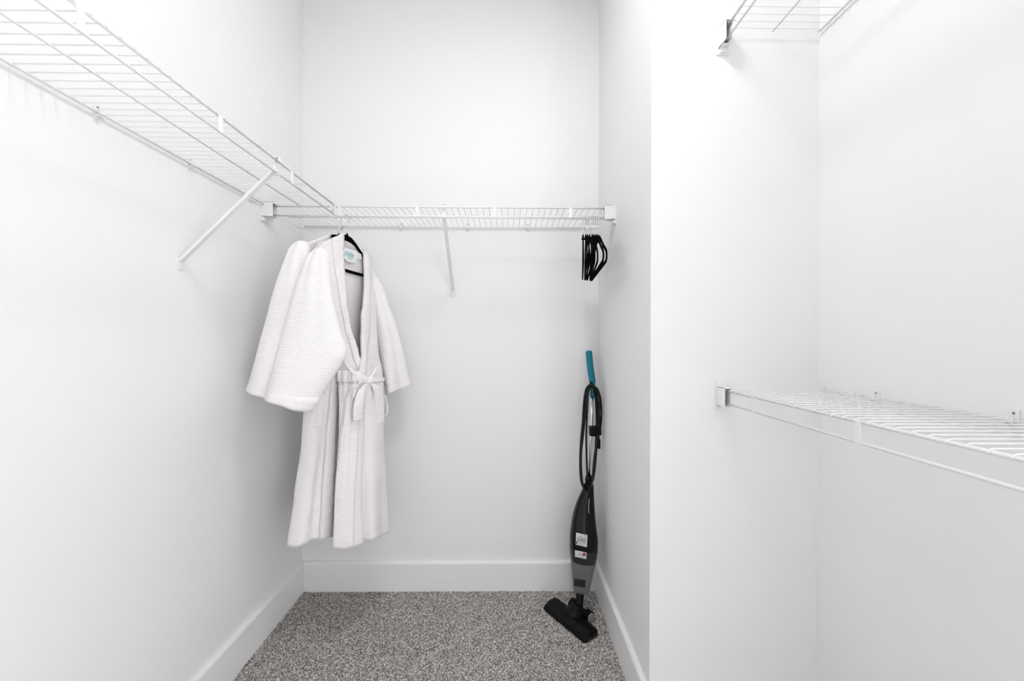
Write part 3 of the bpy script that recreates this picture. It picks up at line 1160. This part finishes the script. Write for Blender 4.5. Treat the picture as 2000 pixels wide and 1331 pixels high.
TJ = 7.25 / 13
body = loft(0.0, TJ, 40).build('motor_body', M_BLACK, vac)
ring = MB().grid([section(TJ - 0.004, -0.0006), section(TJ + 0.012, -0.0010), section(TJ + 0.100, -0.0006), section(TJ + 0.108, 0.0006)], closed=True).build('dust_cup_rim', M_RIM, vac)
cup = loft(TJ + 0.004, 1.0, 30).build('dust_cup', M_SMOKE, vac, label='smoked grey translucent dust cup')
loft(TJ + 0.03, TJ + 0.20, 8, 0.013).build('filter', M_FILTER, cup)
loft(0.86, 0.985, 6, 0.007).build('inlet_flap', M_BLACKM, cup)


def face_pt(x, y, push):
    """a point on the machine's front skin under the given place"""
    c = PV(x, y)
    best = None
    for i in range(0, 61):
        row = section(i / 60)
        zc = sum(p.z for p in row) / len(row)
        if best is None or abs(zc - c.z) < best[0]:
            best = (abs(zc - c.z), row)
    row = best[1]
    cc = sum(row, Vector()) / len(row)
    hw_ = max(abs(p.x - cc.x) for p in row)
    dh_ = max(abs(p.y - cc.y) for p in row)
    qx = max(-.97, min(.97, (c.x - cc.x) / hw_))
    ca = abs(qx) ** (1 / 0.8)
    yy = dh_ * (max(0, 1 - ca ** 2) ** 0.5) ** 0.85
    Yf = cc.y - yy - push
    return P(x, y, Yf)


def decal(quad, push, nu=6, nv=4):
    (x0, y0), (x1, y1), (x2, y2), (x3, y3) = quad    # tl, tr, br, bl
    rows = []
    for j in range(nv + 1):
        v = j / nv
        rows.append([face_pt(lerp(lerp(x0, x1, i / nu), lerp(x3, x2, i / nu), v), lerp(lerp(y0, y1, i / nu), lerp(y3, y2, i / nu), v), push) for i in range(nu + 1)])
    return MB().grid(rows)


def sub(quad, a0, b0, a1, b1):
    def q(a, b):
        (x0, y0), (x1, y1), (x2, y2), (x3, y3) = quad
        return (lerp(lerp(x0, x1, a), lerp(x3, x2, a), b), lerp(lerp(y0, y1, a), lerp(y3, y2, a), b))
    return [q(a0, b0), q(a1, b0), q(a1, b1), q(a0, b1)]


def shifted(quad):
    return quad


Q1 = [(1125.2, 1041), (1147.3, 1045.5), (1146.3, 1069.5), (1124.5, 1064.5)]
s1 = decal(Q1, 0.0012).build('rating_sticker', M_PAPER, vac, label='silver rating sticker with small print')
pr = MB()
rr_ = random.Random(2)
for b0, b1, dens in ((.08, .12, .5), (.26, .31, .7), (.40, .47, .95), (.54, .62, 1.0), (.72, .76, .5), (.86, .90, .6)):
    x = 0.10
    while x < 0.85:
        w_ = rr_.uniform(0.04, 0.12)
        if rr_.random() < dens:
            t_ = decal(sub(Q1, x, b0, min(.92, x + w_), b1), 0.0020, 1, 1)
            pr.add(t_.v, t_.f)
        x += w_ + 0.03
t_ = decal(sub(Q1, .04, .70, .15, .92), 0.0020, 1, 1)
pr.add(t_.v, t_.f)
pr.build('print', M_INK, s1)
Q2 = [(1123.2, 1075), (1145.6, 1080), (1145.0, 1093), (1123.0, 1088)]
s2 = decal(Q2, 0.0012).build('warning_sticker', M_PAPER, vac, label='small white sticker with a red dot')
pr = MB()
for q in ((.08, .16, .30, .24), (.40, .22, .52, .30), (.18, .62, .32, .72), (.34, .46, .48, .58), (.46, .66, .56, .76), (.56, .30, .64, .46), (.52, .80, .72, .86)):
    t_ = decal(sub(Q2, *q), 0.0020, 1, 1)
    pr.add(t_.v, t_.f)
pr.build('print', M_INKG, s2)
c_ = face_pt(1140.8, 1083.8, 0.0024)
MB().disc(c_, (0, -1, 0.05), 0.0065, 0.0065, 0.0004, 18).build('red_dot', M_RED, s2)
# grey strip imitating a glare highlight at the top of the body
MB().tube(smooth_path([face_pt(1151, 975, .002), face_pt(1149.5, 990, .002), face_pt(1150, 1003, .002)]), 0.0022, 8).build('body_glint', M_GREYP, vac)

decal([(1121.5, 1131), (1143.5, 1134), (1143, 1149), (1121, 1145)], 0.0042).build('intake_window', M_RIM, vac)

# neck tube
hubc = Vector((0.304, 1.694, 0.036))
MB().tube([PV(1133.5, 1148), PV(1133.5, 1160), hubc + Vector((0.002, 0.006, 0.020)), hubc], [0.0175, 0.0165, 0.0165, 0.0175], 20).build('neck_tube', M_BLACKM, vac)
# floor head
ax = Vector((0.58, -0.815, 0)).normalized()
rx_ = Vector((0.815, 0.58, 0)).normalized()
hc = Vector((0.259, 1.661, 0))
HL, HW, HH = 0.122, 0.040, 0.038


def head_prism():
    # profile across the head (r = towards the rear), long along ax
    bm = bmesh.new()
    prof = [(-HW, 0.004), (-HW, 0.012), (-HW + 0.010, 0.024), (-HW + 0.030, HH - 0.003), (HW - 0.018, HH), (HW - 0.003, HH - 0.010), (HW, 0.004)]
    secs = []
    for t, k in ((-HL, .84), (-HL + .006, .95), (-HL + .016, 1.0), (HL - .016, 1.0), (HL - .006, .95), (HL, .80)):
        secs.append([bm.verts.new(hc + ax * t + rx_ * (r * (1 if k > .9 else .93)) + up * (0.004 + (z - 0.004) * k)) for r, z in prof])
    n = len(prof)
    for a_, b_ in zip(secs, secs[1:]):
        for i in range(n):
            bm.faces.new((a_[i], a_[(i + 1) % n], b_[(i + 1) % n], b_[i]))
    bm.faces.new(secs[0])
    bm.faces.new(secs[-1][::-1])
    bmesh.ops.recalc_face_normals(bm, faces=bm.faces)
    bmesh.ops.bevel(bm, geom=list(bm.edges), offset=0.0015, segments=2, affect='EDGES')
    m_ = MB()
    bm.verts.ensure_lookup_table()
    bm.verts.index_update()
    m_.add([v.co[:] for v in bm.verts], [[v.index for v in f.verts] for f in bm.faces])
    bm.free()
    return m_


fh = head_prism().build('floor_head', M_BLACKM, vac)
br = MB()
br.obox(hc + up * 0.004 - rx_ * 0.004, ax * (HL - .008), rx_ * (HW - .010), up * 0.004, 0.001)
br.build('brush_strip', M_VELVET, fh)
MB().obox(hc + ax * (HL + .0005) + up * 0.016 + rx_ * .0, ax * 0.002, rx_ * 0.030, up * 0.009, 0.001).build('end_cap', M_BLACK, fh)
# swivel hub: round housing between the wheels
hb = MB()
rows = []
for i in range(9):
    a = i / 8 * pi / 2
    rows.append([hc + rx_ * 0.026 + up * (0.028 + 0.030 * sin(a)) + ax * (0.040 * cos(a) * cos(q * pi / 14)) + rx_ * (0.040 * cos(a) * sin(q * pi / 14)) for q in range(28)])
hb.grid([[p - up * 0.022 for p in rows[0]]] + rows, closed=True)
hb.obox(hc + rx_ * 0.050 + up * 0.027, ax * 0.040, rx_ * 0.018, up * 0.018, 0.006)
hb.disc(hc + rx_ * 0.048 + up * 0.036, up, 0.026, 0.019, 0.020, 24)
hb.build('swivel_hub', M_BLACKM, vac)
MB().tube([hc + rx_ * .030 + up * .052 - ax * .020, hc + rx_ * .030 + up * .052 + ax * .026], 0.009, 16).build('pivot_pin', M_BLACKM, vac)
for sg in (-1, 1):
    wc = hc + rx_ * 0.066 + up * 0.025 + ax * sg * 0.036
    wh = MB().disc(wc, ax * sg, 0.0245, 0.0245, 0.018, 28).disc(wc + ax * sg * 0.018, ax * sg, 0.0245, 0.021, 0.003, 28).build('wheel', M_BLACKM, vac)
    MB().disc(wc + ax * sg * 0.0195, ax * sg, 0.0195, 0.0175, 0.003, 24).build('wheel_hub', M_GREYP, wh, label='grey wheel cap')
